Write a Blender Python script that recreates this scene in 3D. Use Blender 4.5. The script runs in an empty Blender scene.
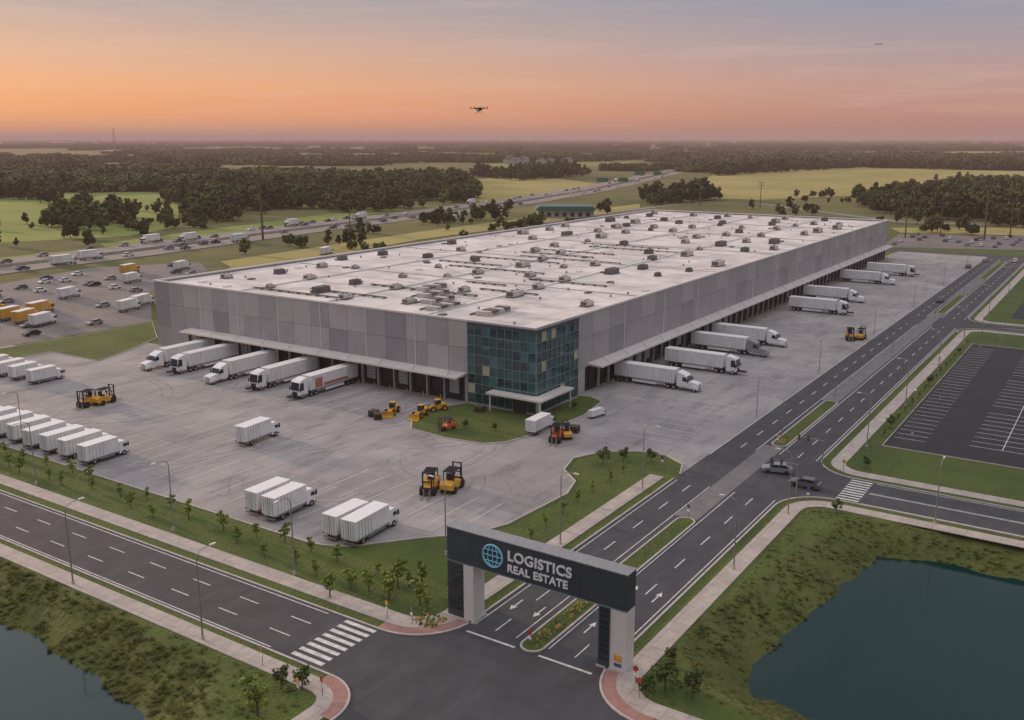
import bpy, math, random
import numpy as np
from mathutils import Vector, noise as mn
R=random.Random(7); rng=np.random.default_rng(5)
S=bpy.context.scene
S.view_settings.view_transform='Standard'; S.view_settings.look='None'; S.view_settings.exposure=0
H=50.0; F0=949.0; PIT=math.atan(222/F0); HEAD=math.radians(33.42)
def fr2w(f,r): return (f*math.cos(HEAD)+r*math.sin(HEAD), f*math.sin(HEAD)-r*math.cos(HEAD))
def G(px,py,h=0.0):
    """plan position (metres, warehouse axes) of a surveyed point on level ground"""
    dx=px-512; dy=py-360
    F=F0*math.cos(PIT)-dy*math.sin(PIT); D=F0*math.sin(PIT)+dy*math.cos(PIT)
    t=(H-h)/D
    return fr2w(F*t,dx*t)
def lin(c):
    return tuple((x/255/12.92 if x/255<=.04045 else ((x/255+.055)/1.055)**2.4) for x in c)
# ---------------------------------------------------------------- materials
MT={}
def mat(name,col,rough=.7,metal=0,var=0,scale=.5,col2=None,bump=0,bscale=5,spec=.5,rand=0,detail=4,emit=0):
    if name in MT: return MT[name]
    m=bpy.data.materials.new(name); m.use_nodes=True; nt=m.node_tree; N=nt.nodes; L=nt.links
    b=N['Principled BSDF']; b.inputs['Base Color'].default_value=(*col,1); b.inputs['Roughness'].default_value=rough
    b.inputs['Metallic'].default_value=metal; b.inputs['Specular IOR Level'].default_value=spec
    if emit: b.inputs['Emission Color'].default_value=(1,.75,.45,1); b.inputs['Emission Strength'].default_value=emit
    g=N.new('ShaderNodeNewGeometry')
    if var or col2:
        n=N.new('ShaderNodeTexNoise'); n.inputs['Scale'].default_value=scale; n.inputs['Detail'].default_value=detail; n.inputs['Roughness'].default_value=.6
        L.new(g.outputs['Position'],n.inputs['Vector'])
        r=N.new('ShaderNodeValToRGB'); r.color_ramp.elements[0].position=.32; r.color_ramp.elements[1].position=.68
        c2=col2 or tuple(min(1,c*(1+var)) for c in col); c1=col if col2 else tuple(c*(1-var) for c in col)
        r.color_ramp.elements[0].color=(*c1,1); r.color_ramp.elements[1].color=(*c2,1)
        L.new(n.outputs['Fac'],r.inputs['Fac']); out=r.outputs['Color']
        if rand:
            oi=N.new('ShaderNodeObjectInfo'); mr=N.new('ShaderNodeMapRange'); mr.inputs['To Min'].default_value=1-rand; mr.inputs['To Max'].default_value=1+rand
            L.new(oi.outputs['Random'],mr.inputs['Value'])
            vm=N.new('ShaderNodeVectorMath'); vm.operation='SCALE'; L.new(out,vm.inputs[0]); L.new(mr.outputs[0],vm.inputs['Scale']); out=vm.outputs[0]
        L.new(out,b.inputs['Base Color'])
    if bump:
        n2=N.new('ShaderNodeTexNoise'); n2.inputs['Scale'].default_value=bscale; n2.inputs['Detail'].default_value=3
        L.new(g.outputs['Position'],n2.inputs['Vector']); bp=N.new('ShaderNodeBump'); bp.inputs['Strength'].default_value=bump; bp.inputs['Distance'].default_value=.2
        L.new(n2.outputs['Fac'],bp.inputs['Height']); L.new(bp.outputs[0],b.inputs['Normal'])
    MT[name]=m; return m
def layered(name,base1,base2,s1,streak,s2,amt,rough=.85,slab=None,mort=None,stretch=(1,1,1),bump=0):
    m=bpy.data.materials.new(name); m.use_nodes=True; nt=m.node_tree; N=nt.nodes; L=nt.links; b=N['Principled BSDF']
    b.inputs['Roughness'].default_value=rough
    g=N.new('ShaderNodeNewGeometry')
    n=N.new('ShaderNodeTexNoise'); n.inputs['Scale'].default_value=s1; n.inputs['Detail'].default_value=6; n.inputs['Roughness'].default_value=.65
    L.new(g.outputs['Position'],n.inputs['Vector'])
    r=N.new('ShaderNodeValToRGB'); r.color_ramp.elements[0].position=.35; r.color_ramp.elements[1].position=.65
    r.color_ramp.elements[0].color=(*base1,1); r.color_ramp.elements[1].color=(*base2,1); L.new(n.outputs['Fac'],r.inputs['Fac'])
    mp=N.new('ShaderNodeMapping'); mp.inputs['Scale'].default_value=stretch; L.new(g.outputs['Position'],mp.inputs['Vector'])
    n2=N.new('ShaderNodeTexNoise'); n2.inputs['Scale'].default_value=s2; n2.inputs['Detail'].default_value=5; n2.inputs['Roughness'].default_value=.7; L.new(mp.outputs[0],n2.inputs['Vector'])
    mr=N.new('ShaderNodeMapRange'); mr.inputs['From Min'].default_value=.5; mr.inputs['From Max'].default_value=.72; mr.inputs['To Max'].default_value=amt; L.new(n2.outputs['Fac'],mr.inputs['Value'])
    mx=N.new('ShaderNodeMix'); mx.data_type='RGBA'; L.new(mr.outputs[0],mx.inputs['Factor']); L.new(r.outputs[0],mx.inputs[6]); mx.inputs[7].default_value=(*streak,1)
    out=mx.outputs[2]
    if slab:
        bt=N.new('ShaderNodeTexBrick'); bt.offset=0; bt.inputs['Scale'].default_value=1; bt.inputs['Brick Width'].default_value=slab; bt.inputs['Row Height'].default_value=slab
        bt.inputs['Mortar Size'].default_value=mort; bt.inputs['Mortar Smooth'].default_value=.3
        bt.inputs['Color1'].default_value=(1,1,1,1); bt.inputs['Color2'].default_value=(.88,.88,.89,1); bt.inputs['Mortar'].default_value=(.6,.6,.6,1)
        L.new(g.outputs['Position'],bt.inputs['Vector'])
        mm=N.new('ShaderNodeMix'); mm.data_type='RGBA'; mm.blend_type='MULTIPLY'; mm.inputs['Factor'].default_value=1
        L.new(out,mm.inputs[6]); L.new(bt.outputs['Color'],mm.inputs[7]); out=mm.outputs[2]
    L.new(out,b.inputs['Base Color'])
    if bump:
        n3=N.new('ShaderNodeTexNoise'); n3.inputs['Scale'].default_value=2.2; n3.inputs['Detail'].default_value=5; L.new(g.outputs['Position'],n3.inputs['Vector'])
        bp=N.new('ShaderNodeBump'); bp.inputs['Strength'].default_value=bump; bp.inputs['Distance'].default_value=.3; L.new(n3.outputs['Fac'],bp.inputs['Height']); L.new(bp.outputs[0],b.inputs['Normal'])
    MT[name]=m; return m
CONC=layered('yard_concrete',(.25,.24,.245),(.36,.345,.345),.05,(.13,.13,.135),.25,.75,slab=6,mort=.06,stretch=(.35,1,1))
ASPH=layered('asphalt',(.038,.040,.048),(.056,.058,.068),.3,(.10,.10,.11),.4,.4,stretch=(.25,1,1))
ASPHL=layered('patched_asphalt',(.13,.13,.14),(.18,.175,.18),.3,(.09,.09,.10),.5,.4)
ASPHD=layered('lot_asphalt',(.016,.017,.021),(.025,.026,.032),.2,(.04,.04,.045),.5,.3)
LOTA=layered('worn_asphalt',(.13,.12,.12),(.19,.175,.17),.05,(.07,.07,.07),.3,.5)
GRASS=layered('lawn',(.038,.070,.009),(.075,.110,.016),.07,(.13,.13,.03),1.1,.6,rough=.95,bump=.8)
BANK=layered('rough_bank',(.050,.070,.010),(.10,.115,.024),.15,(.16,.14,.045),.8,.6,rough=.95,bump=1)
LAND=layered('land',(.060,.078,.018),(.15,.145,.040),.004,(.20,.16,.07),.02,.6,rough=1,bump=.6)
FIELD1=layered('field_green',(.13,.19,.025),(.20,.25,.045),.01,(.10,.11,.03),.05,.5,rough=1,stretch=(.2,1,1))
FIELD2=layered('field_dry',(.26,.24,.07),(.36,.30,.10),.008,(.16,.17,.05),.05,.5,rough=1,stretch=(.2,1,1))
ROOF=layered('roof_membrane',(.58,.54,.52),(.84,.78,.75),.07,(.30,.26,.25),.16,.8,rough=.55,slab=12,mort=.14,stretch=(1,.45,1))
WALK=layered('pavement_concrete',(.38,.33,.30),(.48,.43,.39),.5,(.25,.23,.22),1.2,.5,slab=2,mort=.04)
PAVER=layered('red_pavers',(.28,.14,.12),(.36,.21,.18),1,(.2,.1,.09),3,.5)
KERB=mat('kerb_stone',(.44,.40,.38),.8,var=.15,scale=1)
PAINT=mat('road_paint',(.70,.70,.69),.7,col2=(.40,.40,.40),scale=1.4,detail=6)
SKID=mat('tyre_marks',(.16,.158,.162),.9,col2=(.27,.265,.27),scale=.35,detail=6)
WHITE=mat('white_paint',(.78,.78,.79),.35,var=.04,scale=1.5)
WHITE2=mat('trailer_white',(.66,.66,.68),.45,col2=(.80,.80,.81),scale=.8)
DARK=mat('dark_trim',(.02,.02,.024),.6)
RUB=mat('tyre_rubber',(.018,.018,.018),.85)
CHR=mat('chrome',(.6,.6,.62),.25,1)
GREYM=mat('galvanised',(.32,.33,.34),.45,.7,var=.15,scale=3)
GLS=mat('window_glass',(.02,.03,.04),.08)
YEL=mat('machine_yellow',(.66,.35,.03),.45,var=.15,scale=2)
ORG=mat('machine_orange',(.58,.13,.03),.45,var=.15,scale=2)
RED=mat('sign_red',(.45,.05,.03),.35); BLUE=mat('car_blue',(.05,.10,.25),.3); BLK=mat('car_black',(.02,.02,.025),.3); SIL=mat('car_silver',(.35,.36,.38),.3,.5); GRY=mat('car_grey',(.12,.12,.13),.35)
HEADL=mat('headlight',(.9,.85,.7),.2); TAIL=mat('taillight',(.5,.02,.02),.3)
W1=mat('wall_panel_light',(.40,.385,.395),.5,var=.08,scale=.2); W2=mat('wall_panel_mid',(.335,.325,.34),.5,var=.08,scale=.2); W3=mat('wall_panel_dark',(.265,.26,.28),.5,var=.08,scale=.2)
COP=mat('coping_metal',(.68,.65,.63),.4,.1); RTU=mat('rooftop_unit_metal',(.50,.47,.455),.5,.1,var=.25,scale=.6); RTUD=mat('unit_dark',(.12,.11,.11),.7,var=.3,scale=.5)
SLATE=mat('gate_slate',(.036,.054,.066),.45,var=.15,scale=.6); CYAN=mat('logo_blue',(.25,.62,.80),.4)
BARK=mat('bark',(.10,.075,.055),.9,var=.3,scale=3)
LEAF=mat('foliage',(.040,.070,.012),.85,col2=(.10,.14,.03),scale=.9,rand=.3)
LEAFF=mat('forest_foliage',(.030,.052,.012),.9,col2=(.095,.115,.028),scale=.10,rand=.5)
LEAFY=mat('sapling_foliage',(.11,.17,.02),.8,col2=(.22,.28,.045),scale=2.5,rand=.2)
TUFT=mat('tuft_grass',(.065,.09,.014),.95,col2=(.17,.165,.045),scale=.2,rand=.3)
FLW=mat('flowers',(.45,.08,.06),.8,col2=(.6,.45,.1),scale=4)
# ---------------------------------------------------------------- mesh builder
class MB:
    def __init__(s): s.v=[];s.f=[];s.m=[];s.mats=[]
    def mi(s,m):
        if m not in s.mats: s.mats.append(m)
        return s.mats.index(m)
    def add(s,vs,fs,m):
        o=len(s.v); s.v+=[tuple(p) for p in vs]; i=s.mi(m)
        for f in fs: s.f.append([o+k for k in f]); s.m.append(i)
    def box(s,x0,x1,y0,y1,z0,z1,m):
        if x1<x0:x0,x1=x1,x0
        if y1<y0:y0,y1=y1,y0
        s.add([(x0,y0,z0),(x1,y0,z0),(x1,y1,z0),(x0,y1,z0),(x0,y0,z1),(x1,y0,z1),(x1,y1,z1),(x0,y1,z1)],
          [(0,3,2,1),(4,5,6,7),(0,1,5,4),(1,2,6,5),(2,3,7,6),(3,0,4,7)],m)
    def cyl(s,p0,p1,r0,r1,m,n=8):
        p0=Vector(p0);p1=Vector(p1);d=(p1-p0).normalized(); a=Vector((0,0,1)) if abs(d.z)<.9 else Vector((1,0,0))
        u=d.cross(a).normalized(); w=d.cross(u)
        vs=[]
        for k in range(n):
            t=2*math.pi*k/n; o=u*math.cos(t)+w*math.sin(t); vs.append(p0+o*r0); vs.append(p1+o*r1)
        fs=[(2*k,2*((k+1)%n),2*((k+1)%n)+1,2*k+1) for k in range(n)]
        fs.append([2*k for k in range(n)][::-1]); fs.append([2*k+1 for k in range(n)])
        s.add(vs,fs,m)
    def prof(s,pts,y0,y1,m):
        n=len(pts); vs=[(x,y0,z) for x,z in pts]+[(x,y1,z) for x,z in pts]
        fs=[(k,(k+1)%n,n+(k+1)%n,n+k) for k in range(n)]+[list(range(n))[::-1],[n+k for k in range(n)]]
        s.add(vs,fs,m)
    def poly(s,pts,z,m):
        a=sum(pts[i][0]*pts[(i+1)%len(pts)][1]-pts[(i+1)%len(pts)][0]*pts[i][1] for i in range(len(pts)))
        if a<0: pts=pts[::-1]
        s.add([(p[0],p[1],z) for p in pts],[list(range(len(pts)))],m)
    def rect(s,x0,x1,y0,y1,z,m): s.poly([(x0,y0),(x1,y0),(x1,y1),(x0,y1)],z,m)
    def mesh(s,name):
        me=bpy.data.meshes.new(name); me.from_pydata(s.v,[],s.f)
        for m in s.mats: me.materials.append(m)
        me.polygons.foreach_set('material_index',s.m); me.update(); return me
    def obj(s,name,parent=None,loc=None,rot=0):
        o=bpy.data.objects.new(name,s.mesh(name)); S.collection.objects.link(o)
        if parent: o.parent=parent
        if loc: o.location=loc
        o.rotation_euler[2]=rot
        return o
def empty(name,loc=(0,0,0)):
    e=bpy.data.objects.new(name,None); S.collection.objects.link(e); e.location=loc; return e
def inst(name,me,x,y,z=0,rot=0,sc=1):
    o=bpy.data.objects.new(name,me); S.collection.objects.link(o); o.location=(x,y,z); o.rotation_euler[2]=rot; o.scale=(sc,sc,sc); return o
def arc(cx,cy,r,a0,a1,n=10): return [(cx+r*math.cos(math.radians(a0+(a1-a0)*k/n)),cy+r*math.sin(math.radians(a0+(a1-a0)*k/n))) for k in range(n+1)]
def offs(pts,d):
    out=[]
    for i,p in enumerate(pts):
        a=pts[max(0,i-1)];b=pts[min(len(pts)-1,i+1)]; tx=b[0]-a[0];ty=b[1]-a[1];l=math.hypot(tx,ty) or 1
        out.append((p[0]-ty/l*d,p[1]+tx/l*d))
    return out
def ribbon(mb,pts,d0,d1,z,m,zb=None):
    A=offs(pts,d0);B=offs(pts,d1)
    for i in range(len(pts)-1):
        a,b,c,d=A[i],A[i+1],B[i+1],B[i]
        mb.poly([a,b,c,d],z,m)
        if zb is not None:
            mb.add([(a[0],a[1],zb),(b[0],b[1],zb),(b[0],b[1],z),(a[0],a[1],z)],[(0,1,2,3)],m)
            mb.add([(d[0],d[1],z),(c[0],c[1],z),(c[0],c[1],zb),(d[0],d[1],zb)],[(0,1,2,3)],m)
# ---------------------------------------------------------------- terrain
WL=-2.5
PONDR=[(80.5,-75),(79.5,-30),(80.0,12),(80.2,20.8),(81.6,26),(86,27.5),(95,26.5),(104,25),(113,23.8),(120,22.5),(122.5,17),(123.3,6),(123.5,-40),(123,-75)]
PONDL=[(-12,74),(30,71),(44,70),(47,72.5),(48.3,84.5),(48.8,99.6),(48.5,150),(47,210),(-12,210)]
def sd(poly,x,y):
    ins=False;dm=1e9;n=len(poly)
    for i in range(n):
        ax,ay=poly[i];bx,by=poly[(i+1)%n]
        dx,dy=bx-ax,by-ay; t=max(0,min(1,((x-ax)*dx+(y-ay)*dy)/(dx*dx+dy*dy)))
        dm=min(dm,(x-ax-dx*t)**2+(y-ay-dy*t)**2)
        if (ay>y)!=(by>y) and x<(bx-ax)*(y-ay)/(by-ay)+ax: ins=not ins
    return -math.sqrt(dm) if ins else math.sqrt(dm)
def gz(x,y):
    if not(-25<x<140 and -90<y<225): return 0.0
    if x>68: 
        if y>35: return 0.0
        d=sd(PONDR,x,y); w=6.2
    else:
        if y<60 or x>57: return 0.0
        d=sd(PONDL,x,y); w=6.2
    d+=mn.noise(Vector((x*.25,y*.25,0)))*1.1+mn.noise(Vector((x*.9,y*.9,3)))*.3
    if d<0: return max(-4.5,WL+d*.45)
    if d>w: return 0.0
    t=d/w; 
    return WL*(1-t*t*(3-2*t)*.35-t*.65)+ (mn.noise(Vector((x*.6,y*.6,9)))*.18)*min(1,(1-t)*4)*1
def axis(lo,hi,st,far):
    a=list(np.arange(lo,hi+.01,st)); d=st
    x=hi
    while x<far: d*=1.35; x+=d; a.append(x)
    d=st; x=lo
    while x>-far: d*=1.35; x-=d; a.insert(0,x)
    return a
XS=axis(30,138,1.2,60000); YS=axis(-72,190,1.6,60000)
gv=[(x,y,gz(x,y)) for x in XS for y in YS]; ny=len(YS)
gf=[(i*ny+j,(i+1)*ny+j,(i+1)*ny+j+1,i*ny+j+1) for i in range(len(XS)-1) for j in range(ny-1)]
me=bpy.data.meshes.new('ground'); me.from_pydata(gv,[],gf); me.materials.append(GRASS); me.materials.append(LAND); me.materials.append(BANK)
def gmat(k):
    x=XS[k//(ny-1)];y=YS[k%(ny-1)]
    if not(-60<x<470 and -250<y<235): return 1
    f=gf[k]
    return 2 if min(gv[i][2] for i in f)<-.05 else 0
me.polygons.foreach_set('material_index',[gmat(k) for k in range(len(gf))])
me.polygons.foreach_set('use_smooth',[True]*len(gf)); me.update()
S.collection.objects.link(bpy.data.objects.new('ground',me))
WAT=mat('water',(.003,.030,.030),.05,bump=.06,bscale=1.2,spec=.4)
for nm,p in(('pond_water',PONDR),('pond_water',PONDL)):
    xs=[q[0] for q in p];ys=[q[1] for q in p]
    m=MB(); m.rect(min(xs)-4,max(xs)+4,min(ys)-4,max(ys)+4,WL,WAT); m.obj(nm)
# ---------------------------------------------------------------- roads
rd=MB()
rd.rect(-150,463,38,54,.020,ASPH)
rd.rect(58.5,67.5,54,420,.024,ASPH); rd.rect(58.5,67.5,-260,38,.024,ASPH)
rd.rect(131,141,-260,38,.024,ASPH); rd.rect(278,287,-260,38,.024,ASPH); rd.rect(455,464,-260,260,.024,ASPH)
r=7
paths={}
paths['q1']=[(67.5,420),(67.5,200),(67.5,100)]+arc(67.5+r,54+r,r,180,270)+[(90,54),(110,54),(126,54)]
paths['q2']=[(131,-260),(131,-50),(131,0)]+arc(131-r,38-r,r,0,90)+[(110,38),(90,38)]+arc(67.5+r,38-r,r,90,180)+[(67.5,0),(67.5,-260)]
paths['q3']=[(-150,54),(0,54),(40,54)]+arc(58.5-5,59,5,270,360)+[(58.5,80),(58.5,150),(58.5,420)]
paths['q4']=[(58.5,-260),(58.5,0)]+arc(58.5-5,33,5,0,90)+[(40,38),(-150,38)]
paths['q5']=[(278,-260),(278,0)]+arc(278-r,38-r,r,0,90)+[(230,38),(180,38)]+arc(141+r,38-r,r,90,180)+[(141,0),(141,-50),(141,-260)]
paths['q6']=[(455,-260),(455,0)]+arc(455-r,38-r,r,0,90)+[(400,38),(330,38)]+arc(287+r,38-r,r,90,180)+[(287,0),(287,-260)]
for c,ar in (((67.5,54),arc(67.5+r,54+r,r,180,270)),((131,38),arc(131-r,38-r,r,0,90)),((67.5,38),arc(67.5+r,38-r,r,90,180)),((58.5,54),arc(53.5,59,5,270,360)),
             ((58.5,38),arc(53.5,33,5,0,90)),((278,38),arc(278-r,38-r,r,0,90)),((141,38),arc(141+r,38-r,r,90,180)),((455,38),arc(455-r,38-r,r,0,90)),((287,38),arc(287+r,38-r,r,90,180))):
    rd.poly([c]+ar,.028,ASPH)
rd.obj('road')
kb=MB(); sw=MB()
for q,p in paths.items(): ribbon(kb,p,0,.22,.14,KERB,0)
for q,a,b in (('q1',1.6,3.9),('q2',1.5,3.7),('q3',1.0,3.1),('q4',1.0,3.1),('q5',1.5,3.7),('q6',1.5,3.7)): ribbon(sw,paths[q],a,b,.10,WALK,0)
for ar in (arc(67.5+r,54+r,r,175,275),arc(67.5+r,38-r,r,85,185),arc(53.5,59,5,265,365)):
    ribbon(sw,ar,.23,1.55,.108,PAVER,0)
sw.obj('pavement')
yb=[(79.3,88)]+arc(88.5,84,9.2,180,235)[1:]+[(88,72.5),(93,67.5),(98,65.5),(112,64.5),(117,66),(120.5,70),(126,71.5),(131.5,69),(135,64),(135.5,59.5),(133,55.5),(128.5,54)]
yard=[(79.3,330)]+yb+[(463,54.0),(463,90),(430,92),(427,90.5),(144,90.5),(144,205),(125,225),(118,250),(118,330)]
y=MB(); y.poly(yard,.012,CONC); y.obj('concrete_yard')
ribbon(kb,[(79.3,330),(79.3,200)]+yb,-.22,0,.14,KERB,0)
isl=[(124,103),(123.2,95),(124,88),(127,85),(135,83),(148,81.8),(158,83.5),(160,87),(159,90),(143,90),(143,104.5),(138,107),(129,107)]
def island(mb,poly,m,z=.13):
    mb.poly(poly,z,m); c=poly+[poly[0]]
    a=sum(c[i][0]*c[i+1][1]-c[i+1][0]*c[i][1] for i in range(len(poly)))
    ribbon(kb,c if a>0 else c[::-1],-.2,.02,.15,KERB,0)
gr=MB(); island(gr,isl,GRASS)
wedge=[G(*p) for p in((-60,356),(0,349),(80,336),(152,322),(157,338),(130,350),(98,361),(50,352),(0,361),(-60,372))]
island(gr,wedge,GRASS)
def pill(x0,x1,y0,y1):
    rr=(y1-y0)/2; return arc(x1-rr,y0+rr,rr,-90,90,8)+arc(x0+rr,y0+rr,rr,90,270,8)
for a,b in((72.5,86),(88,113),(150,183),(297,336),(380,440)): island(gr,pill(a,b,44.9,47.2),GRASS)
gr.obj('grass_verge'); kb.obj('kerb')
ft=MB(); ft.rect(183,297,44.9,48.1,.032,ASPHL); ft.rect(113.2,149.8,44.9,48.1,.032,ASPHL); ft.rect(336,380,44.9,48.1,.032,ASPHL); ft.obj('median_strip')
tm=MB()
for k in range(30):
    cx,cy=R.uniform(95,140),R.uniform(75,185); rad=R.uniform(10,26); a0=R.uniform(0,360); a1=a0+R.uniform(30,95)
    for o in(0,1.9):
        p=[q for q in arc(cx,cy,rad+o,a0,a1,14) if 80.5<q[0]<141 and sd(yard,*q)<-1.5 and sd(isl,*q)>1.2]
        if len(p)>3 and all(math.dist(p[i],p[i+1])<4 for i in range(len(p)-1)): ribbon(tm,p,-.17,.17,.015+.0001*k,SKID)
for k in range(40):
    x=R.uniform(165,415); L_=R.uniform(8,16)
    for o in(0,1.9): ribbon(tm,[(x+o,88),(x+o+R.uniform(-.3,.3),88-L_),(x+o+5,88-L_-9)],-.15,.15,.0160+.0001*k,SKID)
tm.obj('tyre_marks')
mk=MB()
def dashx(x0,x1,yy,L=3,gap=5,w=.16,z=.036):
    x=x0
    while x<x1: mk.rect(x,min(x+L,x1),yy-w/2,yy+w/2,z,PAINT); x+=L+gap
def dashy(y0,y1,xx,L=3,gap=5,w=.16,z=.036):
    yy=y0
    while yy<y1: mk.rect(xx-w/2,xx+w/2,yy,min(yy+L,y1),z,PAINT); yy+=L+gap
for a,b in((74,126),(146,276),(290,450)):
    dashx(a,b,41.4); dashx(a,b,50.9)
    for yy in(38.5,44.4,48.3): mk.rect(a,b,yy-.07,yy+.07,.036,PAINT)
mk.rect(74,126,53.4,53.54,.036,PAINT); mk.rect(140,450,53.85,54.0,.036,PAINT)
dashx(-60,52,41.4); dashx(-60,52,50.7); mk.rect(-60,52,45.9,46.1,.036,PAINT)
for yr in((68,330),(-200,30)):
    dashy(*yr,61.5,w=.15); dashy(*yr,64.5,w=.15)
    for xx in(58.9,67.1): mk.rect(xx-.07,xx+.07,yr[0],yr[1],.036,PAINT)
for xx in(131.4,140.6,135.9,136.2): mk.rect(xx-.07,xx+.07,-200,28,.036,PAINT)
for xx in(282.4,282.7): mk.rect(xx-.07,xx+.07,-200,28,.036,PAINT)
for k in range(8): mk.rect(59.1+k*1.08,59.65+k*1.08,61.2,65.4,.037,PAINT)
for k in range(9): mk.rect(131.7+k*1.05,132.2+k*1.05,28.5,31.6,.037,PAINT)
mk.rect(72.2,72.5,38.6,44.6,.037,PAINT); mk.rect(72.2,72.5,47.4,53.4,.037,PAINT)
def arrow(x,y,d):
    mk.poly([(x-1.3*d,y-.09),(x+.4*d,y-.09),(x+.4*d,y+.09),(x-1.3*d,y+.09)],.038,PAINT)
    mk.poly([(x+.4*d,y-.4),(x+1.4*d,y),(x+.4*d,y+.4)],.038,PAINT)
for xx in(80,90): 
    for yy in(40,43): arrow(xx,yy,1)
    for yy in(49.2,52.2): arrow(xx,yy,-1)
for k in range(20): mk.rect(84,96,90+k*4.2,90.12+k*4.2,.022,PAINT)
for k in range(7): mk.rect(93,104,70+k*4.2,70.12+k*4.2,.022,PAINT)
for k in range(22): mk.rect(100,112,112+k*4.2,112.12+k*4.2,.022,PAINT)
for k in range(20): mk.rect(123,141.5,107+k*4.3,107.12+k*4.3,.022,PAINT)
for k in range(60): mk.rect(164+k*4.4,164.12+k*4.4,70,88.5,.022,PAINT)
for k in range(9): mk.rect(142+k*3.4,142.12+k*3.4,60,70,.022,PAINT)
for k in range(28): mk.rect(176+k*6,176.12+k*6,56.5,62,.022,PAINT)
lot=MB(); lot.rect(160,256,-110,31.5,.014,ASPHD); lot.rect(300,420,-110,28,.014,ASPHD)
lot.rect(141.02,160,-12,-4,.016,ASPHD)
P1=[G(*p) for p in((-120,300),(0,284),(90,268),(200,262),(215,280),(150,290),(152,321),(80,334),(0,347),(-120,362))]
lot.poly(P1,.014,LOTA)
P2=[G(*p) for p in((880,247),(900,234),(1024,236),(1100,240),(1100,252),(1010,250))]
lot.poly(P2,.05,LOTA)
lot.obj('car_park')
for k in range(32): mk.rect(166+k*2.75,166.14+k*2.75,26,31,.022,PAINT)
for c in(14.5,-6,-27,-48):
    for k in range(28):
        if k in(9,19): continue
        mk.rect(168+k*2.9,168.15+k*2.9,c-5,c+5,.022,PAINT)
    mk.rect(168,246.5,c-.07,c+.07,.023,PAINT)
lk=MB(); ribbon(lk,[(160,-110),(160,31.5),(256,31.5),(256,-110),(160,-110)],0,.2,.14,KERB,0); lk.obj('kerb')
mk.obj('road_markings')
FPS=[(((-200,205),(0,199),(60,192),(150,192),(215,205),(240,214),(180,226),(130,236),(0,243),(-200,262)),FIELD1),
             (((675,197),(720,171),(860,167),(1024,171),(1300,175),(1300,192),(1024,189),(870,195),(760,200)),FIELD2),
             (((455,183),(520,174),(600,184),(560,194),(480,202)),FIELD2),(((800,152),(1200,151),(1200,154.5),(810,154.5)),FIELD2),
             (((200,173),(330,170),(340,174),(230,179)),FIELD1),(((340,158),(480,156),(490,158.5),(350,160.5)),FIELD2),(((-100,160),(120,157),(130,160),(-100,164)),FIELD1),
             (((20,171),(150,167),(160,170.5),(20,176)),FIELD2),(((480,163),(640,161),(620,166),(500,168)),FIELD1),(((100,150.5),(400,149.5),(400,151),(120,152)),FIELD2)]
fd=MB()
for ps,m in FPS+[(((100,244),(330,214),(410,209),(300,226),(110,250)),FIELD1),
             (((0,262),(0,258),(140,244),(140,248)),FIELD1),(((890,228),(1024,228),(1100,234),(1024,236),(900,233)),FIELD2),
             (((220,262),(420,232),(560,214),(640,204),(640,208),(560,220),(420,240),(240,272)),FIELD2)]:
    fd.poly([G(*p) for p in ps],.06+.01*len(fd.f),m)
fd.obj('field')
hp=[G(*p) for p in((-260,300),(-120,282),(0,267),(120,253),(240,237),(350,223),(440,212),(520,201.5),(590,190),(640,179),(680,170),(730,163),(800,158))]
hw=MB(); hm=MB()
HWY=layered('highway_surface',(.20,.18,.17),(.27,.24,.23),.05,(.12,.115,.115),.2,.4)
ribbon(hw,hp,-21,-5,.30,HWY,0); ribbon(hw,hp,5,21,.30,HWY,0)
for o in(-20.3,-5.7,5.7,20.3): ribbon(hm,hp,o-.15,o+.15,.34,PAINT)
ribbon(hm,hp,-.3,.3,1.1,KERB,0)
sr=[G(*p) for p in((160,300),(240,268),(330,252),(430,237),(520,226),(600,214),(680,204),(760,204),(900,222),(1024,226),(1200,230))]
hw.obj('highway'); hm.obj('highway_markings')
m=MB(); ribbon(m,sr,-4,4,.12,HWY); m.obj('road')
def along(pts,t):
    n=len(pts)-1; i=min(int(t),n-1); f=t-i; a,b=pts[i],pts[i+1]
    return (a[0]+(b[0]-a[0])*f,a[1]+(b[1]-a[1])*f, math.atan2(b[1]-a[1],b[0]-a[0]))
# ---------------------------------------------------------------- warehouse
BX0,BX1,BY0,BY1,BH=144,426,90,200,16.2
wh=empty('warehouse')
w=MB()
w.box(BX0+.25,BX1-.25,BY0+.25,BY1-.25,0,15.4,W3)
yy=104.6;i=0
while yy<BY1-.1:
    y2=min(yy+5.3,BY1); mm=[W1,W1,W2,W3,W2,W1,W3][i%7] if i%5 else W2
    w.box(BX0,BX0+.24,yy+.04,y2-.04,5.0,10.6,mm); w.box(BX0,BX0+.24,yy+.04,y2-.04,10.66,15.9,[W1,W2,W1][i%3] if i%7!=3 else mm); i+=1; yy=y2
xx=158.6;i=0
while xx<BX1-.1:
    x2=min(xx+7.4,BX1); w.box(xx+.04,x2-.04,BY0,BY0+.24,5.0,11.2,[W2,W2,W3,W2,W2][i%5]); w.box(xx+.04,x2-.04,BY0,BY0+.24,11.26,15.9,[W2,W1,W2][i%3]); i+=1; xx=x2
w.box(BX0,BX0+.24,186,BY1,0,4.98,W2); w.box(BX1-.24,BX1,BY0+.25,BY1,0,15.9,W2); w.box(BX0+.25,BX1-.25,BY1-.24,BY1,0,15.9,W2)
w.box(BX0-.02,BX0+.22,104.6,106,0,4.98,W1); w.box(158.6,163,BY0-.02,BY0+.22,0,4.98,W1)
w.obj('walls',wh)
c=MB()
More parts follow.
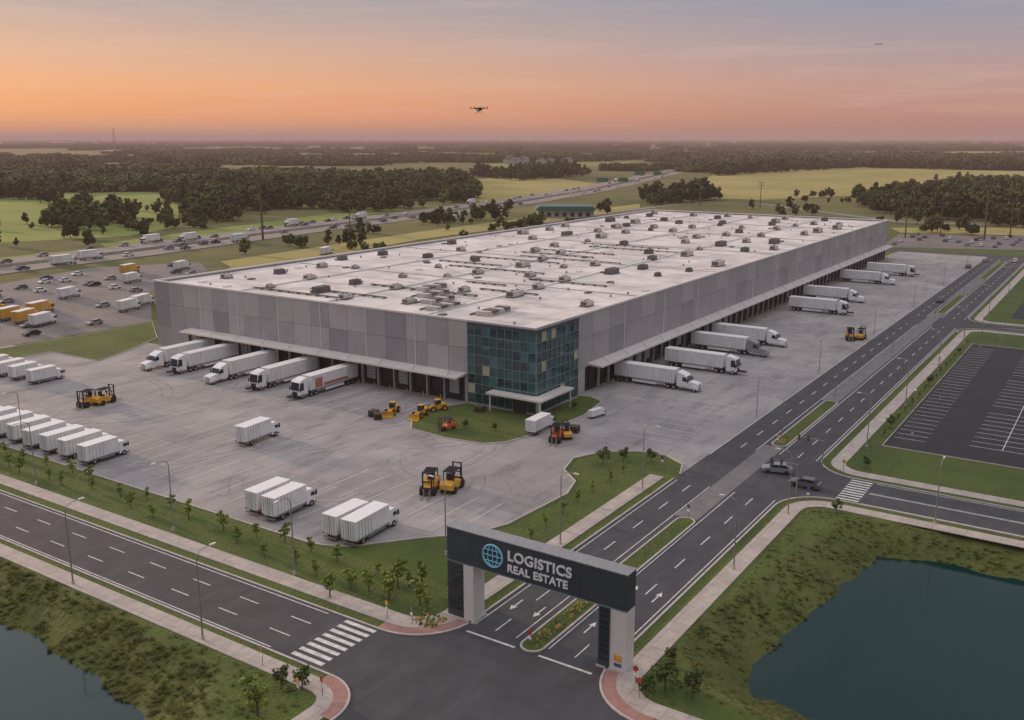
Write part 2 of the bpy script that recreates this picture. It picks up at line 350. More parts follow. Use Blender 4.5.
for a in((BX0-.15,BX1+.15,BY0-.15,BY0+.45),(BX0-.15,BX1+.15,BY1-.45,BY1+.15)): c.box(*a,15.9,16.25,COP)
for a in((BX0-.15,BX0+.45,BY0+.46,BY1-.46),(BX1-.45,BX1+.15,BY0+.46,BY1-.46)): c.box(*a,15.9,16.25,COP)
c.obj('parapet_coping',wh)
rf=MB(); rf.rect(BX0+.45,BX1-.45,BY0+.45,BY1-.45,15.45,ROOF)
for yk in(117.5,145,172.5): rf.box(BX0+2,BX1-2,yk-.35,yk+.35,15.46,15.75,COP)
for k in range(1,6): rf.box(BX0+k*47-.15,BX0+k*47+.15,BY0+2,BY1-2,15.46,15.62,RTU)
rf.obj('roof',wh)
ru=MB()
def rtu(x,y,sx,sy,h):
    z=15.46
    ru.box(x-sx/2-.15,x+sx/2+.15,y-sy/2-.15,y+sy/2+.15,z,z+.25,RTUD); ru.box(x-sx/2,x+sx/2,y-sy/2,y+sy/2,z+.25,z+h,RTU if R.random()<.7 else RTUD)
    ru.box(x-sx/2-.03,x-sx/2-.01,y-sy/2+.2,y+sy/2-.2,z+.4,z+h-.2,RTUD)
    for f in(-.25,.25): ru.cyl((x+sx*f,y,z+h),(x+sx*f,y,z+h+.15),min(sx,sy)*.2,min(sx,sy)*.2,RTUD,10)
    if R.random()<.5: ru.box(x+sx/2+.2,x+sx/2+1.1,y-sy*.3,y+sy*.3,z+.2,z+h*.55,GREYM)
for gx in range(17):
    for gy in range(7):
        if R.random()<.78:
            x=BX0+12+gx*16+R.uniform(-4,4); yv=BY0+9+gy*15+R.uniform(-4,4)
            k=R.random(); a=.95+gx*.014
            if k<.55: rtu(x,yv,2.6*a,1.8*a,1.25*a)
            elif k<.8: rtu(x,yv,1.5*a,1.3*a,.95*a)
            else: rtu(x,yv,4.2*a,2.1*a,1.5*a)
for k in range(170):
    x=R.uniform(BX0+4,BX1-4);yv=R.uniform(BY0+4,BY1-4)
    if R.random()<.6: ru.cyl((x,yv,15.46),(x,yv,15.95),.22,.28,GREYM,8)
    else: ru.box(x-.9,x+.9,yv-.6,yv+.6,15.46,15.75,COP if R.random()<.5 else RTUD)
for k in range(14):
    x=BX0+5+k*10+R.uniform(-3,3); y0=BY0+6+R.random()*60; y1=y0+R.uniform(10,34)
    for o in(0,.35,.7): ru.box(x+o-.09,x+o+.09,y0,y1,15.7,15.82,RTUD)
    q=y0
    while q<y1: ru.box(x-.3,x+1,q-.08,q+.08,15.46,15.69,RTUD); q+=3
for bx,by in((151,118),(157,124),(163,130),(170,136),(152,106)):
    for o in range(4): ru.box(bx+o*2.2,bx+o*2.2+1.5,by,by+3.0,15.5,16.35,RTUD if o%2 else RTU)
    ru.box(bx-.6,bx+9,by-.9,by-.6,15.9,16.0,GREYM); ru.box(bx-.6,bx+9,by+3.8,by+4.1,15.46,15.8,RTUD)
ru.obj('rooftop_units',wh)
d=MB(); cp=MB()
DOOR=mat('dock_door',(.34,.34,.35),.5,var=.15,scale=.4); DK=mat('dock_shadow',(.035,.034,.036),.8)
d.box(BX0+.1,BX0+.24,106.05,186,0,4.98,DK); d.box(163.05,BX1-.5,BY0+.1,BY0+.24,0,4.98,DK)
yv=107.2
while yv<185:
    d.box(BX0+.02,BX0+.09,yv,yv+2.7,1.25,4.1,DOOR if R.random()<.4 else DARK)
    for zz in(2.0,2.7,3.4): d.box(BX0-.005,BX0+.015,yv,yv+2.7,zz,zz+.05,DARK)
    d.box(BX0-.35,BX0+.05,yv-.35,yv-.03,1.1,4.45,DARK); d.box(BX0-.35,BX0+.05,yv+2.73,yv+3.05,1.1,4.45,DARK); d.box(BX0-.35,BX0+.05,yv-.35,yv+3.05,4.46,4.8,DARK)
    d.box(BX0-.25,BX0+.08,yv-.1,yv+2.8,.5,1.2,RUB); d.box(BX0-.5,BX0+.06,yv+3.4,yv+3.7,0,4.95,W1)
    d.cyl((BX0-1.6,yv+3.57,0),(BX0-1.6,yv+3.57,1.0),.09,.09,YEL,8)
    yv+=4.3
xv=164.6
while xv<BX1-4:
    d.box(xv,xv+2.7,BY0+.02,BY0+.09,1.25,4.1,DOOR if R.random()<.4 else DARK)
    d.box(xv-.35,xv-.03,BY0-.35,BY0+.05,1.1,4.45,DARK); d.box(xv+2.73,xv+3.05,BY0-.35,BY0+.05,1.1,4.45,DARK); d.box(xv-.35,xv+3.05,BY0-.35,BY0+.05,4.46,4.8,DARK)
    d.box(xv-.1,xv+2.8,BY0-.25,BY0+.08,.5,1.2,RUB); d.box(xv+3.45,xv+3.8,BY0-.5,BY0+.06,0,4.95,W1)
    d.cyl((xv+3.6,BY0-1.5,0),(xv+3.6,BY0-1.5,1.0),.09,.09,YEL,8)
    xv+=4.4
d.obj('dock_doors',wh)
cp.prof([(BX0-3.6,5.15),(BX0-3.6,5.5),(BX0-.01,5.75),(BX0-.01,5.3)],105.4,187,COP)
cp.add([(164,BY0-3.4,5.15),(164,BY0-3.4,5.5),(164,BY0-.01,5.75),(164,BY0-.01,5.3),(BX1-2,BY0-3.4,5.15),(BX1-2,BY0-3.4,5.5),(BX1-2,BY0-.01,5.75),(BX1-2,BY0-.01,5.3)],
   [(0,1,2,3),(7,6,5,4),(0,4,5,1),(1,5,6,2),(3,2,6,7),(0,3,7,4)],COP)
k=108
while k<187: cp.cyl((BX0-3.2,k,5.5),(BX0,k,7.4),.06,.06,GREYM,5); k+=8.6
k=168
while k<BX1: cp.cyl((k,BY0-3,5.5),(k,BY0,7.3),.06,.06,GREYM,5); k+=8.8
for k in range(6): cp.box(BX0-.15,BX0-.005,118+k*13,118.15+k*13,5.8,15.8,COP)
for k in range(12): cp.box(180+k*20,180.2+k*20,BY0-.15,BY0-.005,5.8,15.8,COP)
cp.obj('dock_canopy',wh)
gt=MB(); TX0,TX1,TY0,TY1,TH=142.9,158.5,89.0,104.5,15.9
GA=[mat('curtain_glass_%d'%i,c,.06,spec=.9) for i,c in enumerate([(.008,.058,.068),(.014,.085,.095),(.005,.036,.046),(.035,.13,.14)])]+[mat('curtain_glass_glow',(.03,.09,.09),.1,spec=.9,emit=.10)]  # last variant has an added faint warm glow; no lit room behind it
gt.box(TX0+.2,TX1-.1,TY0+.2,TY1-.1,0,15.3,mat('tower_core',(.02,.05,.055),.6))
nz=8; zs=[.5+i*(15.0/nz) for i in range(nz+1)]
for j in range(nz):
    for i in range(9):
        y0=TY0+.12+i*(TY1-TY0-.12)/9; y1=y0+(TY1-TY0-.12)/9; t=R.uniform(-.04,.04); g=R.choices(GA,[5,4,4,1.5,.9])[0]
        gt.add([(TX0+.08+t,y1,zs[j]),(TX0+.08-t,y0,zs[j]),(TX0+.08-t,y0,zs[j+1]),(TX0+.08+t,y1,zs[j+1])],[(0,1,2,3)],g)
        x0=TX0+.12+i*(TX1-TX0-.12)/9; x1=x0+(TX1-TX0-.12)/9; t=R.uniform(-.04,.04); g=R.choices(GA,[5,4,4,1.5,.9])[0]
        gt.add([(x0,TY0+.08+t,zs[j]),(x1,TY0+.08-t,zs[j]),(x1,TY0+.08-t,zs[j+1]),(x0,TY0+.08+t,zs[j+1])],[(0,1,2,3)],g)
MUL=mat('mullion',(.20,.30,.31),.4,.2)
for i in range(10):
    yq=TY0+.06+i*(TY1-TY0-.12)/9; gt.box(TX0-.06,TX0+.03,yq-.04,yq+.04,.3,15.5,MUL)
    xq=TX0+.06+i*(TX1-TX0-.12)/9; gt.box(xq-.04,xq+.04,TY0-.06,TY0+.03,.3,15.5,MUL)
for z in zs: gt.box(TX0-.04,TX0+.05,TY0,TY1,z-.045,z+.045,MUL); gt.box(TX0+.06,TX1,TY0-.04,TY0+.05,z-.045,z+.045,MUL)
gt.box(TX0-.1,TX0+.35,TY0-.1,TY1,15.52,16.1,SLATE); gt.box(TX0+.36,TX1,TY0-.1,TY0+.35,15.52,16.1,SLATE)
gt.box(TX0-.1,TX0+.2,TY0-.1,TY1,0,.29,KERB); gt.box(TX0+.21,TX1,TY0-.1,TY0+.2,0,.29,KERB)
gt.box(TX0-2.6,TX0-.08,TY0-2.6,TY0+9.5,3.4,3.75,COP); gt.box(TX0-.07,TX0+9.5,TY0-2.6,TY0-.12,3.4,3.75,COP)
for p in((TX0-2.2,TY0-2.2),(TX0-2.2,TY0+8.8),(TX0+8.8,TY0-2.2)): gt.cyl((p[0],p[1],0),(p[0],p[1],3.4),.14,.14,COP,8)
gt.box(TX0-.12,TX0-.05,TY0+2,TY0+5,.1,3,DARK)
gt.obj('glass_corner',wh)
# ---------------------------------------------------------------- vehicles
def wheels(m,xs,y,r=.5,w=.3):
    for x in xs:
        for s in(-1,1):
            m.cyl((x,s*(y-w),r),(x,s*y,r),r,r,RUB,14); m.cyl((x,s*y,r),(x,s*(y+.02),r),r*.5,r*.42,CHR,8)
def trailer_body(m,x0,x1,z0,z1,mt=None,wd=1.28):
    mt=mt or WHITE2
    m.box(x0,x1,-wd,wd,z0,z1,mt); m.box(x0+.02,x1-.02,-wd-.03,wd+.03,z0-.12,z0+.12,GREYM); m.box(x0-.02,x1+.02,-wd-.02,wd+.02,z1-.08,z1+.03,WHITE)
    x=x0+.6
    while x<x1-.2:
        for s in(-1,1): m.box(x,x+.05,s*wd,s*(wd+.02),z0+.13,z1-.09,GREYM if int(x*10)%3==0 else WHITE)
        x+=.62
    m.box(x0-.04,x0,-.02,.02,z0,z1-.1,DARK); 
    for yy in(-.8,-.35,.35,.8): m.cyl((x0-.05,yy,z0+.1),(x0-.05,yy,z1-.2),.025,.025,GREYM,5)
    for s in(-1,1): m.box(x0-.05,x0-.01,s*.95,s*1.2,z0-.1,z0+.1,TAIL)
def cabover(m,x,mc,h=3.0,wd=1.22,L=2.0,zb=.55):
    m.prof([(x,zb),(x+L*.98,zb),(x+L,zb+.9),(x+L*.88,h-.35),(x+L*.7,h),(x,h)],-wd,wd,mc)
    m.prof([(x+L+.015,zb+1.0),(x+L*.895+.015,h-.42),(x+L*.885,h-.42),(x+L*.98,zb+1.0)],-wd+.12,wd-.12,GLS)
    for s in(-1,1):
        m.prof([(x+L*.45,zb+1.0),(x+L*.92,zb+1.0),(x+L*.84,h-.5),(x+L*.45,h-.5)],s*(wd+.004),s*(wd+.012),GLS)
        m.box(x+L*.9,x+L*1.0,s*(wd+.1),s*(wd+.3),zb+1.0,zb+1.7,DARK); m.box(x+L-.03,x+L+.03,s*.75,s*1.1,zb+.25,zb+.5,HEADL)
    m.box(x+L-.05,x+L+.04,-.7,.7,zb+.2,zb+.8,DARK); m.box(x+L-.1,x+L+.08,-wd,wd,zb-.15,zb+.1,DARK)
def semi(name,mc,kind=0,tm=None,stripe=None):
    m=MB(); trailer_body(m,0,13.6,1.25,4.1,tm)
    if stripe:
        for s in(-1,1): m.box(3,10,s*1.305,s*1.315,1.55,2.15,stripe); m.box(10.4,12.4,s*1.305,s*1.315,1.55,3.4,stripe)
    wheels(m,(1.6,2.9),1.25); m.box(.8,3.6,-.9,.9,.7,1.12,DARK); m.box(.1,.2,-1.1,1.1,.5,.65,GREYM)
    for s in(-1,1): m.box(.1,.2,s*.5-.05,s*.5+.05,.6,1.13,GREYM); m.box(10.2,10.35,s*.8-.08,s*.8+.08,.15,1.13,GREYM); m.box(4.2,9.6,s*1.2,s*1.23,.5,1.1,WHITE)
    m.box(11.2,18.6,-.45,.45,.7,1.0,DARK); wheels(m,(12.2,13.5),1.25); m.cyl((14.6,-.95,.75),(15.9,-.95,.75),.32,.32,CHR,10); m.cyl((14.6,.95,.75),(15.9,.95,.75),.32,.32,CHR,10)
    if kind==0:
        x=14.2
        m.prof([(x,.9),(x+2.5,.9),(x+2.5,1.9),(x+2.4,2.05),(x+2.05,3.0),(x+1.6,3.35),(x+.1,3.85),(x,3.7)],-1.2,1.2,mc)
        m.prof([(x+2.52,2.05),(x+2.1,3.02),(x+2.04,3.0),(x+2.4,2.02)],-1.05,1.05,GLS)
        m.prof([(x+2.5,.7),(x+4.4,.7),(x+4.5,1.5),(x+4.2,1.8),(x+2.5,2.05)],-1.0,1.0,mc)
        for s in(-1,1):
            m.prof([(x+1.2,2.0),(x+2.25,2.0),(x+1.95,2.85),(x+1.2,2.85)],s*1.204,s*1.214,GLS)
            m.prof([(x+3.0,.75),(x+4.5,.6),(x+4.4,1.1),(x+3.9,1.35),(x+3.2,1.25)],s*.95,s*1.24,mc)
            m.box(x+2.3,x+2.45,s*1.3,s*1.5,1.9,2.7,DARK); m.cyl((x-.1,s*1.05,.9),(x-.1,s*1.05,3.9),.08,.08,CHR,6); m.box(x+4.44,x+4.5,s*.75,s*1.0,1.1,1.4,HEADL)
        m.box(x+4.38,x+4.53,-.6,.6,.85,1.6,CHR); m.box(x+4.3,x+4.6,-1.2,1.2,.4,.68,CHR); wheels(m,(x+3.7,),1.22)
    else:
        cabover(m,14.4,mc,h=3.75,L=2.4,zb=.75); wheels(m,(15.9,),1.23); m.prof([(14.4,3.76),(16.0,3.76),(14.4,4.1)],-1.1,1.1,mc)
    return m.mesh(name)
def boxtruck(name,mc,tm=None,L=6.2):
    m=MB(); trailer_body(m,0,L,.95,3.5,tm,1.2); m.box(0,L+1.6,-.4,.4,.55,.82,DARK)
    wheels(m,(1.5,L+1.0),1.18,.45); m.box(2.6,L-.8,-1.1,1.1,.5,.8,GREYM); cabover(m,L+.12,mc,h=2.55,wd=1.1,L=1.75,zb=.5)
    m.box(-.1,.1,-1.1,1.1,.45,.6,GREYM); return m.mesh(name)
ORS=mat('livery_orange',(.42,.17,.10),.5)
SM=[semi('semi_truck',WHITE,0),semi('semi_truck',WHITE2,1),semi('semi_truck',WHITE,1,None,ORS),semi('semi_truck',SIL,0)]
BT=[boxtruck('box_truck',WHITE),boxtruck('box_truck',WHITE2,L=7),boxtruck('box_truck',YEL,YEL)]
for i,(x,yv) in enumerate(((175.7,70.3),(193.8,67),(214,69.2),(227,69),(279.5,66),(303.8,69),(348,69.2),(373.8,66))):
    inst('semi_truck',SM[[0,1,3,0,1,0,0,1][i]],x,min(89.4,yv+18.9),0,math.radians(-90))
for i,(x,yv) in enumerate(((123.5,134.6),(123.6,146.4),(123.8,158.2),(124.6,171.4),(124,179.5))):
    inst('semi_truck',SM[[2,1,0,1,0][i]],143.4,yv,0,math.radians(180))
def trucks(lst,me,rot=0,sc=1):
    for p in lst:
        x,yv=G(*p); inst('box_truck',me[R.randrange(len(me))],x,yv,0,math.radians(rot+R.uniform(-2,2)),sc)
W=[BT[0],BT[1]]
trucks([(241,447)],[BT[0]],4,1.0)
trucks([(252,516),(269,522),(330,541),(349,547)],W,3,1.0)
trucks([(83,466),(63,460),(45,455),(28,450),(12,444),(-5,439),(-22,434),(-40,430),(-58,424),(-76,419)],W,3,.95)
trucks([(30,385),(12,381),(-4,378),(-20,374),(-36,371)],W,3,.9)
trucks([(530,436)],[BT[1]],0,.8); trucks([(590,419)],W,-10,.45)
trucks([(33,328),(120,313),(125,284),(176,271),(322,256),(60,300),(-20,300),(134,308)],W,20,1.0); trucks([(0,322),(16,325),(123,275),(-18,318),(30,316)],[BT[2]],20,1.05)
trucks([(452,221),(500,216)],W,20,1.0)
def carmesh(mc):
    m=MB()
    m.prof([(-2.2,.35),(2.2,.35),(2.25,.7),(1.9,.88),(1.1,.98),(-1.6,1.0),(-2.2,.92)],-.88,.88,mc)
    m.prof([(1.15,.96),(.45,1.42),(-1.2,1.44),(-1.8,.98)],-.76,.76,GLS); m.prof([(.5,1.4),(.4,1.47),(-1.15,1.48),(-1.3,1.42)],-.72,.72,mc)
    for x in(-1.35,1.35):
        for s in(-1,1): m.cyl((x,s*.7,.33),(x,s*.9,.33),.33,.33,RUB,10)
    for s in(-1,1): m.box(2.2,2.26,s*.5,s*.8,.6,.75,HEADL); m.box(-2.24,-2.18,s*.5,s*.8,.65,.85,TAIL); m.box(-.3,-.24,s*.765,s*.775,1.0,1.4,mc)
    return m.mesh('car')
CM=[carmesh(c) for c in(WHITE,SIL,BLK,BLUE,GRY,SIL,WHITE,GRY,SIL)]
def inpoly(poly,x,y): return sd(poly,x,y)<0
xs=[p[0] for p in P1];ys=[p[1] for p in P1]
xx=min(xs); row=0
lm=MB()
while xx<max(xs):
    yv=min(ys)
    while yv<max(ys):
        if inpoly(P1,xx,yv) and sd(P1,xx,yv)<-4:
            lm.rect(xx-2.6,xx+2.6,yv-1.5,yv-1.38,.026,PAINT)
            if R.random()<.09: inst('parked_car',R.choice(CM),xx,yv,.02,R.choice((0,math.pi)))
        yv+=2.9
    row+=1; xx+=6 if row%2 else 12
lm.obj('parking_bay_markings')
xs=[p[0] for p in P2];ys=[p[1] for p in P2]; xx=min(xs)
while xx<max(xs):
    yv=min(ys)
    while yv<max(ys):
        if R.random()<.5 and sd(P2,xx,yv)<-4: inst('parked_car',R.choice(CM),xx,yv,.06,0)
        yv+=6
    xx+=14
for k in range(130):
    t=R.uniform(1,11.5); x,yv,a=along(hp,t); s=R.choice((-1,1)); o=s*R.choice((7.5,11.5,15.5,18))
    if R.random()<.16: inst('box_truck',R.choice(BT[:2]),x-math.sin(a)*o,yv+math.cos(a)*o,.32,a+(0 if s<0 else math.pi),1.15)
    else: inst('car',R.choice(CM),x-math.sin(a)*o,yv+math.cos(a)*o,.32,a+(0 if s<0 else math.pi),1.15)
inst('car',CM[1],137.5,42,.03,math.pi/2+.3); inst('car',CM[4],133.6,36.5,.03,math.pi/2)
for p in((985,262),(968,268),(1015,262),(940,302)): x,yv=G(*p); inst('car',R.choice(CM),x,yv,.03,0)
def forklift(mc):
    m=MB(); T=2.25
    m.prof([(-1.3,.35),(.9,.35),(.9,.75),(.2,.8),(.1,1.05),(-1.1,1.15),(-1.4,.9)],-.62,.62,mc); m.prof([(-1.75,.5),(-1.3,.35),(-1.3,1.15),(-1.55,1.12),(-1.74,.95)],-.6,.6,mc)
    m.box(-.75,-.3,-.3,.3,1.1,1.25,DARK); m.box(-.85,-.72,-.3,.3,1.2,1.75,DARK)
    for s in(-1,1):
        m.cyl((.75,s*.5,.75),(.45,s*.5,T-.3),.05,.05,DARK,6); m.cyl((-1.1,s*.5,1.1),(-.95,s*.5,T-.3),.05,.05,DARK,6)
        m.cyl((.7,s*.42,.38),(.7,s*.72,.38),.42,.42,RUB,12); m.cyl((-1.0,s*.42,.32),(-1.0,s*.7,.32),.34,.34,RUB,12)
        m.box(1.0,1.14,s*.4-.06,s*.4+.06,.1,T,DARK); m.box(1.2,2.3,s*.28-.07,s*.28+.07,.12,.18,GREYM); m.box(1.2,1.27,s*.28-.07,s*.28+.07,.12,.7,GREYM)
    m.box(-1.05,.55,-.55,.55,T-.32,T-.24,DARK)
    for k in range(6): m.box(-.9+k*.25,-.85+k*.25,-.5,.5,T-.235,T-.2,DARK)
    for z in(.4,1.3,T-.08): m.box(1.02,1.12,-.44,.44,z,z+.08,DARK)
    m.box(1.15,1.22,-.55,.55,.35,.8,DARK); m.cyl((.5,0,1.0),(.25,0,1.45),.03,.03,DARK,5); m.cyl((.25,0,1.44),(.22,0,1.5),.18,.18,DARK,10)
    return m.mesh('forklift')
def loader():
    m=MB()
    m.prof([(-2.6,.8),(0,.7),(0,1.3),(-.3,1.7),(-2.4,1.75),(-2.7,1.4)],-.8,.8,YEL); m.prof([(-1.1,1.7),(.2,1.4),(.1,2.7),(-1.0,2.7)],-.6,.6,GLS); m.box(-1.1,.15,-.66,.66,2.7,2.82,YEL)
    m.prof([(.1,.7),(1.6,.7),(1.6,1.2),(.1,1.3)],-.5,.5,YEL)
    for s in(-1,1):
        for x in(-1.8,1.1): m.cyl((x,s*.75,.7),(x,s*1.2,.7),.7,.7,RUB,14); m.cyl((x,s*1.2,.7),(x,s*1.22,.7),.35,.3,YEL,8)
        m.cyl((.3,s*.4,1.5),(2.6,s*.4,.8),.13,.1,YEL,6)
    m.prof([(2.4,.15),(3.6,.1),(3.6,.16),(2.7,.3),(2.6,1.0),(2.9,1.3),(2.4,1.2)],-1.3,1.3,YEL)
    return m.mesh('wheel_loader')
FY,FO=forklift(YEL),forklift(ORG); WLm=loader()
for px,py,me_,sc,ro in ((430,492,FY,1.6,205),(453,489,FY,1.6,15),(87,406,FY,1.5,200),(106,403,FY,1.5,10),(446,430,FO,1.1,160),(556,441,FO,1.4,200),(566,437,FY,1.2,40),(850,340,FY,1.5,200),(861,339,FY,1.4,0)):
    x,yv=G(px,py); inst('forklift',me_,x,yv,.015,math.radians(ro),sc)
for px,py,ro in((392,414,200),(420,417,190),(436,411,150)): x,yv=G(px,py); inst('wheel_loader',WLm,x,yv,.015,math.radians(ro),.8)
m=MB()
for k in range(5):
    for q in range(3): m.box(-.6+q*.42,-.35+q*.42,-.5,.5,k*.16+.1,k*.16+.14,BARK)
    for q in(-.45,0,.37): m.box(-.6,.6,q,q+.08,k*.16+.0,k*.16+.095,BARK)
pal=m.mesh('pallet_stack')
for p in((374,416),(378,419),(480,412),(575,432)): x,yv=G(*p); inst('pallet_stack',pal,x,yv,.015,R.random(),1.5)
# ---------------------------------------------------------------- entrance gate
ga=empty('entrance_gate')
m=MB(); GX0,GX1=74.2,76.0
m.box(GX0,GX1,36.0,57.2,6.35,10.1,SLATE); m.box(GX0-.06,GX1+.06,35.94,57.26,10.1,10.22,GREYM); m.box(GX0-.04,GX0,36.0,57.2,6.35,6.45,MUL)
for yy in(41,46.3,54.1): m.box(GX0-.012,GX0-.001,yy,yy+.03,6.5,10.05,DARK)
m.obj('beam',ga)
m=MB()
m.box(GX0,GX1,55.0,57.2,.14,6.35,SLATE); m.box(GX0-.12,GX1+.12,53.75,55.0,.14,6.34,COP)
m.box(GX0,GX1,36.0,37.7,.14,6.35,COP); m.box(GX0-.12,GX1-.6,37.7,38.9,.14,6.34,SLATE)
for z in np.arange(.9,6,.62): m.box(GX0-.04,GX0-.005,55.25,56.95,z,z+.42,GLS); m.box(GX0-.16,GX0-.125,37.85,38.75,z,z+.42,GLS)
m.box(GX0-.4,GX1+.4,53.6,57.5,0,.14,WALK); m.box(GX0-.4,GX1+.4,35.7,39.0,0,.14,WALK); m.box(GX0-.04,GX0-.005,36.4,37.2,1.0,1.7,YEL); m.box(GX0-.04,GX0-.005,36.4,37.2,.45,.8,BLUE)
m.obj('pillars',ga)
def text(s,y,z,size,off=.02):
    c=bpy.data.curves.new('lettering','FONT'); c.body=s; c.size=size; c.extrude=.05; c.offset=off; c.space_character=1.06
    o=bpy.data.objects.new('lettering',c); S.collection.objects.link(o); o.parent=ga; o.location=(GX0-.06,y,z); o.rotation_euler=(math.pi/2,0,-math.pi/2); c.materials.append(WHITE)
text('LOGISTICS',49.5,8.3,1.5,.035); text('REAL ESTATE',49.5,7.05,1.15,.03)
m=MB(); cy,cz,cr=51.3,8.3,1.2; X=GX0-.08
def ring(ry,rz,w=.09,n=28):
    for k in range(n):
        a=2*math.pi*k/n;b=2*math.pi*(k+1)/n
        m.cyl((X,cy+ry*math.cos(a),cz+rz*math.sin(a)),(X,cy+ry*math.cos(b),cz+rz*math.sin(b)),w,w,CYAN,5)
ring(cr,cr,.11); ring(cr*.5,cr,.06)
m.cyl((X,cy,cz-cr),(X,cy,cz+cr),.06,.06,CYAN,5)
for f in(-.5,0,.5): h=math.sqrt(1-f*f)*cr; m.cyl((X,cy-h,cz+f*cr),(X,cy+h,cz+f*cr),.06,.06,CYAN,5)
m.obj('globe_logo',ga)
# ---------------------------------------------------------------- lamps, signs
def lamp(h=9.8,arm=1.8):
    m=MB(); m.cyl((0,0,0),(0,0,.5),.2,.18,KERB,8); m.cyl((0,0,.5),(0,0,h-.8),.1,.06,GREYM,8)
    pr=Vector((0,0,h-.8))
    for k in range(1,6):
        a=k/5*math.pi/2; q=Vector((arm*.6*(1-math.cos(a)),0,h-.8+.8*math.sin(a))); m.cyl(pr,q,.055,.05,GREYM,6); pr=q
    m.cyl(pr,(arm,0,h+.03),.05,.045,GREYM,6); m.prof([(arm-.1,h-.03),(arm+.7,h-.02),(arm+.65,h+.08),(arm,h+.1)],-.14,.14,COP); return m.mesh('street_lamp')
LP=lamp()
for x,yv,ro in ((56,97.4,0),(56,74.8,0),(72.3,100.7,180),(71.8,78,180),(56,130,0),(72,132,180),(96.4,56.3,-90),(120,56.3,-90),(80.5,150,180),(86,66.5,90)): inst('street_lamp',LP,x,yv,0,math.radians(ro))
for x in(101.5,122,158,188,222,256,300,345,390,430): inst('street_lamp',LP,x,33.6 if x>130 else 35.4,0,math.radians(90),.92)
for x in(152,185,235,290,340,395,440): inst('street_lamp',LP,x,46.05,.1,math.radians(90),.8)
for x in(165,205,255,305,355,405): inst('street_lamp',LP,x,54.9,0,math.radians(-90),.8)
for yv in(18,-12): inst('street_lamp',LP,129.3,yv,0,0,.9)
for x in(168,196,224,252):
    for yv in(29,4,-16): inst('street_lamp',LP,x+1.4*(yv%2),yv+R.uniform(-.5,.5),0,R.random()*6,.85)
def sign(c1,c2):
    m=MB(); m.cyl((0,0,0),(0,0,2.6),.05,.05,GREYM,6); m.cyl((-.06,0,2.2),(-.09,0,2.2),.36,.36,c1,12); m.box(-.1,-.06,-.25,.25,1.25,1.6,c2); return m.mesh('traffic_sign')
SG=[sign(RED,WHITE),sign(BLUE,WHITE),sign(YEL,WHITE)]
for x,yv in((72.8,34.2),(71.2,33),(73,46),(55.4,57.4),(54,59),(70.3,59),(86.5,46),(128,34.5),(143,33.5),(150,46),(113,46.1),(129.5,57.5),(69.8,62),(56,66)): inst('traffic_sign',R.choice(SG),x,yv,.1,R.uniform(-.5,.3),.8)
def tlight():
    m=MB(); m.cyl((0,0,0),(0,0,6),.12,.09,GREYM,8); m.cyl((0,0,5.8),(0,5,6.1),.07,.05,GREYM,6)
    for q in(3,4.8):
        m.box(-.2,.15,q-.18,q+.18,5.3,6.3,DARK)
        for z,c in((6.1,RED),(5.8,YEL),(5.5,BLUE)): m.cyl((-.2,q,z),(-.26,q,z),.11,.11,c,8)
    return m.mesh('traffic_light')
TL=tlight()
inst('traffic_light',TL,129.5,36.6,0,0,.8); inst('traffic_light',TL,142.5,36.6,0,0,.8)
def upole(h=16):
    m=MB(); m.cyl((0,0,0),(0,0,h),.28,.16,BARK,8)
    for z in(h-.8,h-2.4):
        m.box(-.12,.12,-2.2,2.2,z,z+.22,BARK)
        for q in(-2,-1,1,2): m.cyl((0,q,z+.22),(0,q,z+.55),.08,.06,GREYM,6)
    return m.mesh('utility_pole')
UP=upole()
for px,py,s in((263,240,2.1),(115,200,1.5),(905,238,1.3),(984,240,1.9),(700,205,1.3),(940,236,1.1),(760,208,1.2),(180,222,1.3),(95,228,1.3),(350,232,1.1),(1010,236,1.2)): x,yv=G(px,py); inst('utility_pole',UP,x,yv,0,R.random(),s)
m=MB()
for k in range(12):
    z0=k*6;z1=z0+6;a=4*(1-k/13);b=4*(1-(k+1)/13)
    for sx,sy in((1,1),(1,-1),(-1,-1),(-1,1)): m.cyl((a*sx,a*sy,z0),(b*sx,b*sy,z1),.35,.3,GREYM,4); m.cyl((a*sx,a*sy,z0),(b*sy,-b*sx,z1),.2,.2,GREYM,4)
mast=m.mesh('radio_mast'); x,yv=G(115,150); inst('radio_mast',mast,x,yv,0,0,1.3)
m=MB(); x,yv=G(565,217); TEAL=mat('teal_roof',(.03,.13,.12),.5)
m.box(-18,18,-9,9,0,5,W1); m.prof([(-20,5.01),(20,5.01),(17,7.5),(-17,7.5)],-11,11,TEAL)
for k in range(7): m.box(-17+k*5,-14.5+k*5,-9.05,-9.01,1,3.6,GLS)
m.obj('service_building',loc=(x,yv,0),rot=HEAD-math.pi/2)
SGN=mat('sign_green',(.02,.16,.09),.5)
for px,py in((648,181),(612,189)):
    m=MB(); m.cyl((0,-22,0),(0,-22,9),.3,.3,GREYM,6); m.cyl((0,22,0),(0,22,9),.3,.3,GREYM,6); m.box(-.2,.2,-22,22,8.4,9,GREYM)
    m.box(-.5,-.25,4,16,7,11,SGN); m.box(-.5,-.25,-16,-6,7,11,SGN)
    x,yv=G(px,py); m.obj('highway_gantry',loc=(x,yv,0),rot=math.radians(35))
m=MB()
